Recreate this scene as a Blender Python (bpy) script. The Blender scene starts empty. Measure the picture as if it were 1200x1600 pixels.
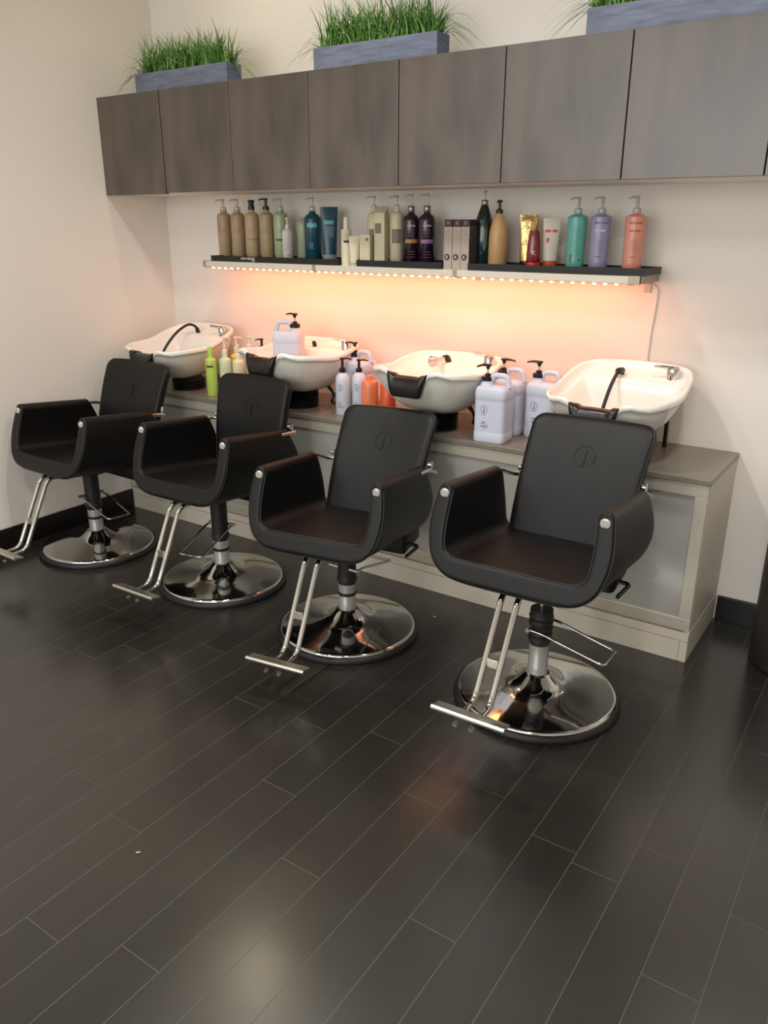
import bpy, bmesh, math, random
from mathutils import Vector, Matrix
random.seed(7)
PI = math.pi
scene = bpy.context.scene
COL = scene.collection

# ------------------------------------------------------------ camera
cam_d = bpy.data.cameras.new('camera')
cam = bpy.data.objects.new('camera', cam_d); COL.objects.link(cam)
YAW, PITCH, ROLL = -0.59771, 0.34580, 0.00125
f_ = Vector((math.sin(YAW)*math.cos(PITCH), math.cos(YAW)*math.cos(PITCH), -math.sin(PITCH)))
r_ = Vector((math.cos(YAW), -math.sin(YAW), 0)); u_ = r_.cross(f_)
rr = math.cos(ROLL)*r_ + math.sin(ROLL)*u_; uu = -math.sin(ROLL)*r_ + math.cos(ROLL)*u_
m = Matrix((rr, uu, -f_)).transposed().to_4x4(); m.translation = Vector((3.92368, -3.46833, 1.65))
cam.matrix_world = m
cam_d.sensor_fit = 'VERTICAL'; cam_d.sensor_height = 36.0
cam_d.lens = 36.0*1249.81/1600.0
cam_d.clip_start = 0.05
scene.camera = cam

# ------------------------------------------------------------ world, lights, exposure
scene.view_settings.view_transform = 'Standard'; scene.view_settings.look = 'None'
scene.view_settings.gamma = 1; scene.view_settings.use_curve_mapping = False
scene.view_settings.exposure = 0.12
world = bpy.data.worlds.new('world'); scene.world = world; world.use_nodes = True
bg = world.node_tree.nodes['Background']
bg.inputs[0].default_value = (0.95, 0.95, 0.93, 1); bg.inputs[1].default_value = 0.5

def area(name, loc, target, sx, sy, power, color, spread=180):
    d = bpy.data.lights.new(name, 'AREA'); d.shape = 'RECTANGLE'; d.size = sx; d.size_y = sy
    d.energy = power; d.color = color; d.spread = math.radians(spread)
    o = bpy.data.objects.new(name, d); COL.objects.link(o)
    o.location = loc
    o.rotation_euler = (Vector(target)-Vector(loc)).to_track_quat('-Z', 'Y').to_euler()
    return o
# shop-front daylight far behind the camera
area('daylight_front', (2.7, -7.4, 2.1), (2.5, 0, 1.9), 5.0, 2.1, 120, (1.0, 0.995, 0.99))
# LED strip under the shelf
area('led_glow', (1.70, -0.205, 1.418), (1.70, -0.02, 1.10), 2.26, 0.03, 6.0, (1.0, 0.225, 0.05))
# ceiling fixtures
LAMPS = [(0.90, -0.60), (1.9, -1.5), (3.6, -1.3), (1.9, -3.0), (3.6, -3.4), (0.9, -4.2)]
CEIL = 3.3
for i, (x, y) in enumerate(LAMPS):
    area('ceiling_lamp_light', (x, y, CEIL-0.03), (x, y, 0), 0.16, 0.16, 17 if i else 4, (1.0, 0.97, 0.935) if i else (1.0, 0.86, 0.60), 150)

# ------------------------------------------------------------ materials
MATS = {}
def mat(name, col, rough=0.5, metal=0.0, spec=0.5, coat=0.0, emit=None, estr=0, trans=0.0, alpha=1.0, bump=None, sss=0):
    if name in MATS: return MATS[name]
    m = bpy.data.materials.new(name); m.use_nodes = True
    b = m.node_tree.nodes['Principled BSDF']
    c = tuple(((v/255/12.92) if v/255 <= 0.04045 else ((v/255+0.055)/1.055)**2.4) for v in col)+(1,)
    b.inputs['Base Color'].default_value = c
    b.inputs['Roughness'].default_value = rough; b.inputs['Metallic'].default_value = metal
    b.inputs['Specular IOR Level'].default_value = spec
    b.inputs['Coat Weight'].default_value = coat; b.inputs['Coat Roughness'].default_value = 0.08
    b.inputs['Transmission Weight'].default_value = trans
    if emit:
        b.inputs['Emission Color'].default_value = tuple(emit)+(1,); b.inputs['Emission Strength'].default_value = estr
    if bump:
        nt = m.node_tree; n = nt.nodes.new('ShaderNodeTexNoise'); n.inputs['Scale'].default_value = bump[0]
        n.inputs['Detail'].default_value = 4
        tc = nt.nodes.new('ShaderNodeTexCoord'); nt.links.new(tc.outputs['Object'], n.inputs['Vector'])
        bp = nt.nodes.new('ShaderNodeBump'); bp.inputs['Strength'].default_value = bump[1]; bp.inputs['Distance'].default_value = 0.002
        nt.links.new(n.outputs['Fac'], bp.inputs['Height']); nt.links.new(bp.outputs['Normal'], b.inputs['Normal'])
    MATS[name] = m
    return m
def noise_color(m, c1, c2, scale, stretch=(1, 1, 1), lo=0.35, hi=0.65, rough=None, detail=6):
    """mix two colours by a stretched noise"""
    nt = m.node_tree; b = nt.nodes['Principled BSDF']
    tc = nt.nodes.new('ShaderNodeTexCoord'); mp = nt.nodes.new('ShaderNodeMapping'); mp.inputs['Scale'].default_value = stretch
    n = nt.nodes.new('ShaderNodeTexNoise'); n.inputs['Scale'].default_value = scale; n.inputs['Detail'].default_value = detail
    r = nt.nodes.new('ShaderNodeValToRGB'); r.color_ramp.elements[0].position = lo; r.color_ramp.elements[1].position = hi
    def lin(c): return tuple(((v/255/12.92) if v/255 <= 0.04045 else ((v/255+0.055)/1.055)**2.4) for v in c)+(1,)
    r.color_ramp.elements[0].color = lin(c1); r.color_ramp.elements[1].color = lin(c2)
    nt.links.new(tc.outputs['Object'], mp.inputs[0]); nt.links.new(mp.outputs[0], n.inputs['Vector'])
    nt.links.new(n.outputs['Fac'], r.inputs[0]); nt.links.new(r.outputs[0], b.inputs['Base Color'])
    if rough:
        mr = nt.nodes.new('ShaderNodeMapRange'); mr.inputs['To Min'].default_value = rough[0]; mr.inputs['To Max'].default_value = rough[1]
        nt.links.new(n.outputs['Fac'], mr.inputs[0]); nt.links.new(mr.outputs[0], b.inputs['Roughness'])
    return m

M_wall = mat('wall_paint', (237, 231, 222), 0.6, spec=0.25, bump=(60, 0.08))
M_ceil = mat('ceiling_paint', (225, 222, 212), 0.8)
M_leather = mat('black_leather', (14, 13, 12), 0.44, spec=0.32, bump=(260, 0.35))
M_cap = mat('cap_nickel', (205, 202, 192), 0.35, 0.25)
M_emb = mat('embossed_leather', (15, 14, 13), 0.5, spec=0.3)
M_pipe = mat('black_piping', (26, 25, 24), 0.4)
M_chrome = mat('chrome', (205, 203, 198), 0.07, 1.0)
M_satin = mat('satin_steel', (212, 208, 198), 0.3, 1.0)
M_rubber = mat('black_rubber', (16, 15, 15), 0.5)
M_blackmetal = mat('black_metal', (14, 14, 14), 0.3, 0.2)
M_column = mat('grey_enamel', (176, 176, 172), 0.25, 0.3, coat=0.4)
M_porc = mat('porcelain', (240, 237, 228), 0.14, spec=0.5, coat=0.6)
M_pad = mat('neck_pad', (20, 15, 13), 0.3, spec=0.5, bump=(30, 0.2))
M_pedestal = mat('pedestal_black', (10, 9, 9), 0.45)
M_panel = noise_color(mat('cabinet_dark_wood', (66, 56, 48), 0.42, spec=0.9, coat=0.6), (46, 38, 32), (84, 72, 61), 3.0, (3, 3, 0.9), 0.3, 0.7, (0.30, 0.46))
M_panel.node_tree.nodes['Principled BSDF'].inputs['Coat Roughness'].default_value = 0.35
M_carcass = mat('cabinet_carcass', (38, 31, 27), 0.5)
M_counter = noise_color(mat('counter_laminate', (120, 114, 103), 0.3), (118, 112, 101), (128, 121, 110), 60, (1, 1, 1), 0.35, 0.65, (0.26, 0.36))
M_frame = mat('brushed_frame', (196, 189, 174), 0.36, 0.35)
M_pane = mat('frosted_pane', (163, 161, 154), 0.16, spec=0.6, coat=0.3)
M_side = mat('cabinet_side', (206, 198, 182), 0.45)
M_base = mat('skirting_black', (17, 15, 14), 0.35)
M_shelf = mat('shelf_white', (214, 206, 190), 0.45)
M_bracket = mat('bracket_grey', (168, 158, 142), 0.4, 0.5)
M_tray = mat('tray_black', (16, 14, 13), 0.5)
M_planter = noise_color(mat('planter_wood', (104, 112, 132), 0.7), (94, 101, 120), (124, 131, 150), 9, (1, 1, 7), 0.3, 0.7)
M_soil = mat('planter_filler', (40, 50, 30), 0.9)
M_bin = mat('bin_brown', (40, 35, 31), 0.4)
M_cable = mat('white_cable', (214, 205, 190), 0.5)
M_led = mat('led_dot', (255, 240, 210), 0.5, emit=(1.0, 0.74, 0.42), estr=7.0)
M_ledch = mat('led_channel', (220, 190, 150), 0.5)
M_lampface = mat('lamp_face', (255, 250, 240), 0.5, emit=(1.0, 0.93, 0.80), estr=9.0)

# floor: dark stained planks running away from the viewer towards the back wall
M_floor = mat('dark_plank_floor', (30, 27, 25), 0.25)
def build_floor_material():
    nt = M_floor.node_tree; b = nt.nodes['Principled BSDF']; N = nt.nodes.new; L = nt.links.new
    def math_(op, a, bb=None, c=None):
        n = N('ShaderNodeMath'); n.operation = op
        for i, v in enumerate((a, bb, c)):
            if v is None: continue
            if isinstance(v, (int, float)): n.inputs[i].default_value = v
            else: L(v, n.inputs[i])
        return n.outputs[0]
    tc = N('ShaderNodeTexCoord'); sp = N('ShaderNodeSeparateXYZ'); L(tc.outputs['Object'], sp.inputs[0])
    W = 0.13345
    xs = math_('DIVIDE', math_('SUBTRACT', sp.outputs[0], 3.770-28*W), W)
    cell = math_('FLOOR', xs); fx = math_('FRACT', xs)
    # joint position of each plank column (28 columns under the photo, then random ones)
    joints = {27: -1.976, 26: -2.62, 25: -1.738, 24: -2.75, 23: -2.146, 22: -1.604, 21: -1.755, 20: -2.174, 19: -1.56, 18: -1.958, 17: -1.641, 16: -2.33, 15: -1.667}
    ramp = N('ShaderNodeValToRGB'); cr = ramp.color_ramp; cr.interpolation = 'CONSTANT'
    L(math_('DIVIDE', math_('ADD', cell, 0.5), 30.0), ramp.inputs[0])
    rnd = random.Random(3)
    vals = [((joints[i] if i in joints else -rnd.uniform(1.5, 2.7)) / -3.0) for i in range(30)]
    cr.elements[0].position = 0; cr.elements[0].color = (vals[0],)*3+(1,)
    cr.elements[1].position = 1/30; cr.elements[1].color = (vals[1],)*3+(1,)
    for i in range(2, 30):
        e = cr.elements.new(i/30); e.color = (vals[i],)*3+(1,)
    off = math_('MULTIPLY', ramp.outputs[0], 3.0)
    LEN = 1.05
    ys = math_('DIVIDE', math_('ADD', sp.outputs[1], off), LEN)
    fy = math_('FRACT', ys); celly = math_('FLOOR', ys)
    ex = math_('MULTIPLY', math_('MINIMUM', fx, math_('SUBTRACT', 1.0, fx)), W)
    ey = math_('MULTIPLY', math_('MINIMUM', fy, math_('SUBTRACT', 1.0, fy)), LEN)
    e = math_('MINIMUM', ex, ey)
    seam = math_('LESS_THAN', e, 0.0011)
    cb = N('ShaderNodeCombineXYZ'); L(cell, cb.inputs[0]); L(celly, cb.inputs[1])
    wn = N('ShaderNodeTexWhiteNoise'); wn.noise_dimensions = '2D'; L(cb.outputs[0], wn.inputs['Vector'])
    mp = N('ShaderNodeMapping'); mp.inputs['Scale'].default_value = (14, 1.6, 1); L(tc.outputs['Object'], mp.inputs[0])
    no = N('ShaderNodeTexNoise'); no.inputs['Scale'].default_value = 3.0; no.inputs['Detail'].default_value = 7; L(mp.outputs[0], no.inputs['Vector'])
    v = math_('ADD', math_('MULTIPLY', wn.outputs['Value'], 0.45), math_('MULTIPLY', no.outputs['Fac'], 0.6))
    mix = N('ShaderNodeMix'); mix.data_type = 'RGBA'
    mix.inputs['A'].default_value = (0.0130, 0.0115, 0.0092, 1); mix.inputs['B'].default_value = (0.027, 0.0245, 0.0195, 1); L(v, mix.inputs['Factor'])
    mix2 = N('ShaderNodeMix'); mix2.data_type = 'RGBA'; L(math_('MULTIPLY', seam, 0.42), mix2.inputs['Factor'])
    L(mix.outputs['Result'], mix2.inputs['A']); mix2.inputs['B'].default_value = (0.085, 0.078, 0.062, 1)
    L(mix2.outputs['Result'], b.inputs['Base Color'])
    n2 = N('ShaderNodeTexNoise'); n2.inputs['Scale'].default_value = 2.2; n2.inputs['Detail'].default_value = 5; L(tc.outputs['Object'], n2.inputs['Vector'])
    mr = N('ShaderNodeMapRange'); mr.inputs['To Min'].default_value = 0.17; mr.inputs['To Max'].default_value = 0.31; L(n2.outputs['Fac'], mr.inputs[0])
    L(math_('ADD', mr.outputs[0], math_('MULTIPLY', seam, 0.3)), b.inputs['Roughness'])
    b.inputs['Specular IOR Level'].default_value = 1.0
    bp = N('ShaderNodeBump'); bp.inputs['Strength'].default_value = 0.25; bp.inputs['Distance'].default_value = 0.001
    L(math_('SUBTRACT', math_('MULTIPLY', no.outputs['Fac'], 0.2), seam), bp.inputs['Height']); L(bp.outputs['Normal'], b.inputs['Normal'])
build_floor_material()

# ------------------------------------------------------------ mesh helpers
def obj(name, bm, material, parent=None, smooth=True, loc=None, rot=None, angle=40):
    me = bpy.data.meshes.new(name)
    bmesh.ops.recalc_face_normals(bm, faces=bm.faces)
    bm.to_mesh(me); bm.free()
    for mm in (material if isinstance(material, (list, tuple)) else [material]): me.materials.append(mm)
    if smooth:
        for p in me.polygons: p.use_smooth = True
        try: me.set_sharp_from_angle(angle=math.radians(angle))
        except Exception: pass
    o = bpy.data.objects.new(name, me); COL.objects.link(o)
    if parent is not None: o.parent = parent
    if loc is not None: o.location = loc
    if rot is not None: o.rotation_euler = rot
    return o
def thing(name, label, cat, loc=(0, 0, 0), rotz=0, group=None):
    o = bpy.data.objects.new(name, None); COL.objects.link(o); o.empty_display_size = 0.05
    o.location = loc; o.rotation_euler = (0, 0, rotz); tag(o, label, cat, group); return o
def tag(o, label, cat, group=None, kind=None):
    o['label'] = label; o['category'] = cat
    if group: o['group'] = group
    if kind: o['kind'] = kind
    return o
def struct(name, bm, m_, smooth=False):
    o = obj(name, bm, m_, smooth=smooth); o['kind'] = 'structure'; return o
def BM(): return bmesh.new()
def box(bm, x0, x1, y0, y1, z0, z1, bev=0.0, mi=0, seg=2):
    vs = [bm.verts.new((x, y, z)) for x in (x0, x1) for y in (y0, y1) for z in (z0, z1)]
    F = [(0, 1, 3, 2), (4, 6, 7, 5), (0, 4, 5, 1), (2, 3, 7, 6), (0, 2, 6, 4), (1, 5, 7, 3)]
    fs = [bm.faces.new([vs[i] for i in f]) for f in F]
    for f in fs: f.material_index = mi
    if bev:
        es = list({e for f in fs for e in f.edges})
        r = bmesh.ops.bevel(bm, geom=es, offset=bev, segments=seg, affect='EDGES', profile=0.5)
        for f in r['faces']: f.material_index = mi
    return fs
def rings(bm, R, close_u=True, cap0=True, cap1=True, mi=0):
    """skin a list of vertex rings"""
    V = [[bm.verts.new(p) for p in r] for r in R]
    n = len(V[0])
    for a, b in zip(V, V[1:]):
        for i in range(n if close_u else n-1):
            j = (i+1) % n
            try: bm.faces.new((a[i], a[j], b[j], b[i])).material_index = mi
            except ValueError: pass
    for r, c in ((V[0], cap0), (V[-1], cap1)):
        if c:
            cen = sum((v.co for v in r), Vector())/n
            if all((v.co-cen).length < 1e-6 for v in r): continue
            cv = bm.verts.new(cen)
            for i in range(n if close_u else n-1):
                bm.faces.new((r[i], r[(i+1) % n], cv)).material_index = mi
    return V
def lathe(bm, prof, cx=0, cy=0, n=32, mi=0, sx=1.0, sy=1.0):
    R = [[(cx+sx*max(r, 1e-4)*math.cos(2*PI*i/n), cy+sy*max(r, 1e-4)*math.sin(2*PI*i/n), z) for i in range(n)] for r, z in prof]
    rings(bm, R, mi=mi)
def catmull(P, k=6, closed=False):
    P = [Vector(p) for p in P]; out = []; n = len(P)
    rng = range(n) if closed else range(n-1)
    for i in rng:
        a, b, c, d = (P[(i-1) % n], P[i], P[(i+1) % n], P[(i+2) % n]) if closed else (P[max(i-1, 0)], P[i], P[i+1], P[min(i+2, n-1)])
        for j in range(k):
            t = j/k
            out.append(0.5*((2*b)+(c-a)*t+(2*a-5*b+4*c-d)*t*t+(3*b-a-3*c+d)*t**3))
    if not closed: out.append(P[-1])
    return out
def tube(bm, P, r, n=12, closed=False, mi=0, flat=1.0):
    P = [Vector(p) for p in P]; R = []; m_ = len(P)
    up = Vector((0, 0, 1)); prev = None
    for i, p in enumerate(P):
        t = (P[(i+1) % m_]-P[(i-1) % m_]) if closed else (P[min(i+1, m_-1)]-P[max(i-1, 0)])
        t.normalize()
        if prev is None:
            a = t.cross(up)
            if a.length < 1e-3: a = t.cross(Vector((1, 0, 0)))
            a.normalize()
        else:
            a = prev-t*prev.dot(t)
            a.normalize()
        prev = a; b = t.cross(a)
        rad = r[i] if isinstance(r, (list, tuple)) else r
        R.append([p+a*rad*math.cos(2*PI*k/n)+b*rad*flat*math.sin(2*PI*k/n) for k in range(n)])
    if closed:
        R.append(R[0]); rings(bm, R, cap0=False, cap1=False, mi=mi); bmesh.ops.remove_doubles(bm, verts=bm.verts, dist=1e-6)
    else: rings(bm, R, mi=mi)
def fillet(P, r, k=5):
    """polyline with rounded corners"""
    P = [Vector(p) for p in P]; out = [P[0]]
    for a, b, c in zip(P, P[1:], P[2:]):
        d1 = (a-b); d2 = (c-b); rr_ = min(r, d1.length*0.45, d2.length*0.45)
        s = b+d1.normalized()*rr_; e = b+d2.normalized()*rr_
        for i in range(k+1):
            t = i/k; out.append(s*(1-t)**2+b*2*t*(1-t)+e*t*t)
    out.append(P[-1]); return out
def rrect(hw, z0, z1, rt, rb, k=6, hwb=None):
    """rounded rectangle outline in (x,z), top corners rt, bottom rb, bottom half-width hwb"""
    hwb = hwb if hwb is not None else hw
    out = []
    def arc(cx, cz, r, a0):
        for i in range(k+1):
            a = a0+(PI/2)*i/k; out.append((cx+r*math.cos(a), cz+r*math.sin(a)))
    arc(hwb-rb, z0+rb, rb, -PI/2); arc(hw-rt, z1-rt, rt, 0); arc(-hw+rt, z1-rt, rt, PI/2); arc(-hwb+rb, z0+rb, rb, PI)
    # densify straight runs
    res = []
    for i, p in enumerate(out):
        q = out[(i+1) % len(out)]; d = math.hypot(q[0]-p[0], q[1]-p[1]); s = max(1, int(d/0.04))
        for j in range(s): res.append((p[0]+(q[0]-p[0])*j/s, p[1]+(q[1]-p[1])*j/s))
    return res
def text_bm(s, size, align='CENTER', extrude=0.0004):
    cu = bpy.data.curves.new('t', 'FONT'); cu.body = s; cu.size = size; cu.align_x = align; cu.extrude = extrude
    cu.resolution_u = 2
    o = bpy.data.objects.new('t', cu); COL.objects.link(o)
    me = bpy.data.meshes.new_from_object(o.evaluated_get(bpy.context.evaluated_depsgraph_get()))
    bm = bmesh.new(); bm.from_mesh(me)
    bpy.data.objects.remove(o); bpy.data.curves.remove(cu); bpy.data.meshes.remove(me)
    return bm
def merge(bm, other, M=Matrix.Identity(4)):
    me = bpy.data.meshes.new('tmp'); other.transform(M); other.to_mesh(me); other.free(); bm.from_mesh(me); bpy.data.meshes.remove(me)
def bend(bm, r, z, ang=0.0, off=0.0008, ry=None, x0=0.0):
    """wrap flat (u,v,w) drawing onto the front (-y) of a vertical cylinder of radius r; ry = depth radius"""
    ry = ry or r
    for v in bm.verts:
        u, vv, w = v.co
        a = ang+(u+x0)/r
        v.co = Vector(((r+w+off)*math.sin(a), -(ry+w+off)*math.cos(a), z+vv))
def flatput(bm, x, y, z, off=0.0006, rotv=0):
    for v in bm.verts:
        u, vv, w = v.co
        if rotv: u, vv = -vv, u
        v.co = Vector((x+u, y-w-off, z+vv))
def strips(rows, thick=0.0003):
    """rows = (u0,u1,v0,v1) filled strips, subdivided so they can be bent"""
    bm = BM()
    for u0, u1, v0, v1 in rows:
        n = max(1, int((u1-u0)/0.005))
        for i in range(n):
            a = u0+(u1-u0)*i/n; b = u0+(u1-u0)*(i+1)/n
            q = [bm.verts.new((a, v0, thick)), bm.verts.new((b, v0, thick)), bm.verts.new((b, v1, thick)), bm.verts.new((a, v1, thick))]
            bm.faces.new(q)
    bmesh.ops.remove_doubles(bm, verts=bm.verts, dist=1e-6)
    return bm
def ring_mark(r0, r1, n=28, a0=0, a1=2*PI, cu=0, cv=0):
    bm = BM(); P = []
    for i in range(n+1):
        a = a0+(a1-a0)*i/n; P.append((bm.verts.new((cu+r0*math.cos(a), cv+r0*math.sin(a), 0.0003)), bm.verts.new((cu+r1*math.cos(a), cv+r1*math.sin(a), 0.0003))))
    for a, b in zip(P, P[1:]): bm.faces.new((a[0], a[1], b[1], b[0]))
    return bm

# ============================================================ SETTING
XW, YF = 6.2, -7.6
bm = BM(); box(bm, -0.12, XW, YF, 0.12, -0.1, 0.0); struct('floor', bm, M_floor)
bm = BM(); box(bm, -0.12, XW, 0, 0.12, 0, CEIL); struct('wall_back', bm, M_wall)
bm = BM(); box(bm, -0.12, 0, YF, 0, 0, CEIL); struct('wall_left', bm, M_wall)
bm = BM(); box(bm, XW, XW+0.12, YF, 0.12, 0, CEIL); struct('wall_right', bm, M_wall)
bm = BM(); box(bm, -0.12, XW+0.12, YF, 0.12, CEIL, CEIL+0.1); struct('ceiling', bm, M_ceil)
bm = BM(); box(bm, 0, 0.016, YF, -0.472, 0, 0.115, 0.003); struct('baseboard_left', bm, M_base)
bm = BM(); box(bm, 3.345, XW, -0.016, 0, 0, 0.115, 0.003); struct('baseboard_back', bm, M_base)
# shop front behind the viewer: wall with a wide opening where the daylight comes in
bm = BM(); box(bm, -0.12, 0.1, YF-0.12, YF, 0, CEIL); box(bm, 5.3, XW+0.12, YF-0.12, YF, 0, CEIL)
box(bm, 0.1, 5.3, YF-0.12, YF, 3.15, CEIL); struct('wall_front', bm, M_wall)
bm = BM()
for x in (0.1, 1.82, 3.54, 5.24): box(bm, x, x+0.06, YF-0.08, YF-0.02, 0, 3.15)
struct('window_1', bm, M_blackmetal)
for (x, y), w in zip(LAMPS, ('nearest the wall of basins', 'above the gap between the second and third chair', 'above the right end of the counter', 'in the middle of the room', 'above the camera', 'near the left wall towards the shop front')):
    t = thing('ceiling_downlight', 'round recessed ceiling downlight with white trim, ' + w, 'ceiling light', (x, y, CEIL), 0, 'recessed ceiling downlights')
    bm = BM(); lathe(bm, [(0.085, 0), (0.105, 0), (0.105, -0.012), (0.085, -0.012)], n=28); obj('trim_ring', bm, M_ceil, t)
    bm = BM(); lathe(bm, [(0.0, -0.004), (0.085, -0.004), (0.085, -0.001), (0.0, -0.001)], n=28); obj('diffuser', bm, M_lampface, t)

# ============================================================ UPPER CABINETS
W7, ZB, ZT, DU = 0.47883, 1.7996, 2.276, 0.416
ORD = ['leftmost, against the side wall', 'second from the left wall', 'third from the left wall', 'fourth from the left wall', 'fifth from the left wall', 'sixth from the left, below the gap before the last planter', 'large one at the right under the cut-off planter', 'last one, only its edge in view at the right']
for i in range(8):
    t = thing('wall_cabinet', 'dark brown wood wall cabinet, ' + ORD[i], 'wall cabinet', (i*W7, 0, ZB), 0, 'upper wall cabinets')
    bm = BM(); box(bm, 0.0005, W7-0.0005, -DU+0.021, -0.001, 0.004, ZT-ZB, 0.001); obj('cabinet_body', bm, M_carcass, t, smooth=False)
    bm = BM(); box(bm, 0.0005, W7-0.0005, -DU+0.0185, -0.001, 0.0005, 0.0038); obj('bottom_panel', bm, M_wall, t, smooth=False)
    g = 0.0022 if i != 2 else 0.0014
    dz = -0.006 if i == 0 else 0
    bm = BM(); box(bm, 0.0004 if i == 0 else g, W7-(0.0006 if i in (0,) else g), -DU-(0.004 if i == 0 else 0), -DU+0.018, dz+0.0005, ZT-ZB, 0.0015)
    obj('door', bm, M_panel, t, smooth=False)

# ============================================================ PLANTERS
M_grass = [mat('grass_a', (92, 140, 52), 0.5), mat('grass_b', (62, 108, 38), 0.5), mat('grass_c', (132, 168, 88), 0.5)]
for k, (x0, x1, lab) in enumerate([(0.22, 0.88, 'grey-blue wooden planter box of green grass, nearest the left wall'), (1.41, 2.044, 'grey-blue wooden planter box of green grass, middle one on the cabinets'), (2.667, 3.32, 'grey-blue wooden planter box at the top right, cut off by the frame')]):
    y0, y1, zt = -0.335, -0.235, 2.376-ZT
    t = thing('planter_box', lab, 'planter', ((x0+x1)/2, (y0+y1)/2, ZT), 0, 'grass planters on the wall cabinets')
    hw = (x1-x0)/2; hd = (y1-y0)/2
    bm = BM()
    box(bm, -hw, hw, -hd, -hd+0.012, 0, zt, 0.0015); box(bm, -hw, hw, hd-0.012, hd, 0, zt, 0.0015)
    box(bm, -hw, -hw+0.012, -hd+0.012, hd-0.012, 0, zt, 0.001); box(bm, hw-0.012, hw, -hd+0.012, hd-0.012, 0, zt, 0.001)
    box(bm, -hw+0.012, hw-0.012, -hd+0.012, hd-0.012, 0, 0.012)
    obj('box_wood', bm, M_planter, t, smooth=False)
    bm = BM(); box(bm, -hw+0.012, hw-0.012, -hd+0.012, hd-0.012, 0.012, zt-0.02); obj('filler', bm, M_soil, t, smooth=False)
    bm = BM(); rg = random.Random(11+k)
    for _ in range(760):
        bx = rg.uniform(-hw+0.015, hw-0.015); by = rg.uniform(-hd+0.015, hd-0.015)
        h = rg.uniform(0.12, 0.25); edge = max(0, abs(bx)/hw-0.86)/0.14
        a = rg.uniform(0, 2*PI); lean = rg.uniform(0.02, 0.20)
        dx = math.cos(a)*lean; dy = math.sin(a)*lean*0.7
        if edge > 0 and rg.random() < 0.75:
            dx = math.copysign(rg.uniform(0.06, 0.21), bx); h *= rg.uniform(0.5, 0.95)
        w = rg.uniform(0.0025, 0.0050); wa = rg.uniform(0, PI); wx, wy = math.cos(wa)*w, math.sin(wa)*w
        mi = rg.choice((0, 0, 1, 1, 2)); prev = None; droop = max(0, abs(dx)-0.07)*1.4
        for s in range(6):
            q = s/5; ww = 1-q**1.6*0.97
            px = bx+dx*q*q; py = by+dy*q*q; pz = zt-0.021+h*(q-0.18*q*q)-droop*q**3
            cur = (bm.verts.new((px-wx*ww, py-wy*ww, pz)), bm.verts.new((px+wx*ww, py+wy*ww, pz+0.0004)))
            if prev: bm.faces.new((prev[0], prev[1], cur[1], cur[0])).material_index = mi
            prev = cur
    o = obj('grass', bm, M_grass, t); o['kind'] = 'stuff'

# ============================================================ BASE CABINET + WORKTOP
LC, DC, HC = 3.338, 0.472, 0.762
t = thing('base_cabinet', 'long pale grey low cabinet with two framed frosted doors behind the chairs', 'cabinet', (0, 0, 0))
bm = BM(); box(bm, 0.001, LC-0.02, -DC+0.022, -0.001, 0.0, 0.735); obj('cabinet_body', bm, M_side, t, smooth=False)
bm = BM(); box(bm, LC-0.02, LC, -DC+0.012, -0.001, 0.125, 0.735, 0.0012); obj('side_panel', bm, M_side, t, smooth=False)
bm = BM(); box(bm, 0.001, LC-0.03, -DC, -DC+0.03, 0.0, 0.088, 0.001); obj('plinth', bm, M_side, t, smooth=False)
bm = BM(); box(bm, LC-0.029, LC+0.001, -DC, -0.001, 0.0, 0.088, 0.001); box(bm, 0.001, LC+0.001, -DC, -0.001, 0.0905, 0.126, 0.001); obj('bottom_rail', bm, M_side, t, smooth=False)
for a, b in ((0.004, 1.655), (1.658, LC-0.001)):
    d = obj('door', (lambda q: (box(q, a, b, -DC, -DC+0.02, 0.139, 0.187, 0.002), box(q, a, b, -DC, -DC+0.02, 0.690, 0.738, 0.002), box(q, a, a+0.047, -DC, -DC+0.02, 0.187, 0.690, 0.002), box(q, b-0.047, b, -DC, -DC+0.02, 0.187, 0.690, 0.002), q)[-1])(BM()), M_frame, t, smooth=False)
    bm = BM(); box(bm, a+0.046, b-0.046, -DC+0.007, -DC+0.014, 0.186, 0.691); obj('frosted_pane', bm, M_pane, d, smooth=False)
bm = BM(); box(bm, 0.001, LC+0.004, -DC-0.006, -0.0005, 0.7395, HC, 0.003); wt = obj('worktop', bm, M_counter, smooth=False)
tag(wt, 'long grey laminate worktop carrying the four wash basins', 'worktop')

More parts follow.
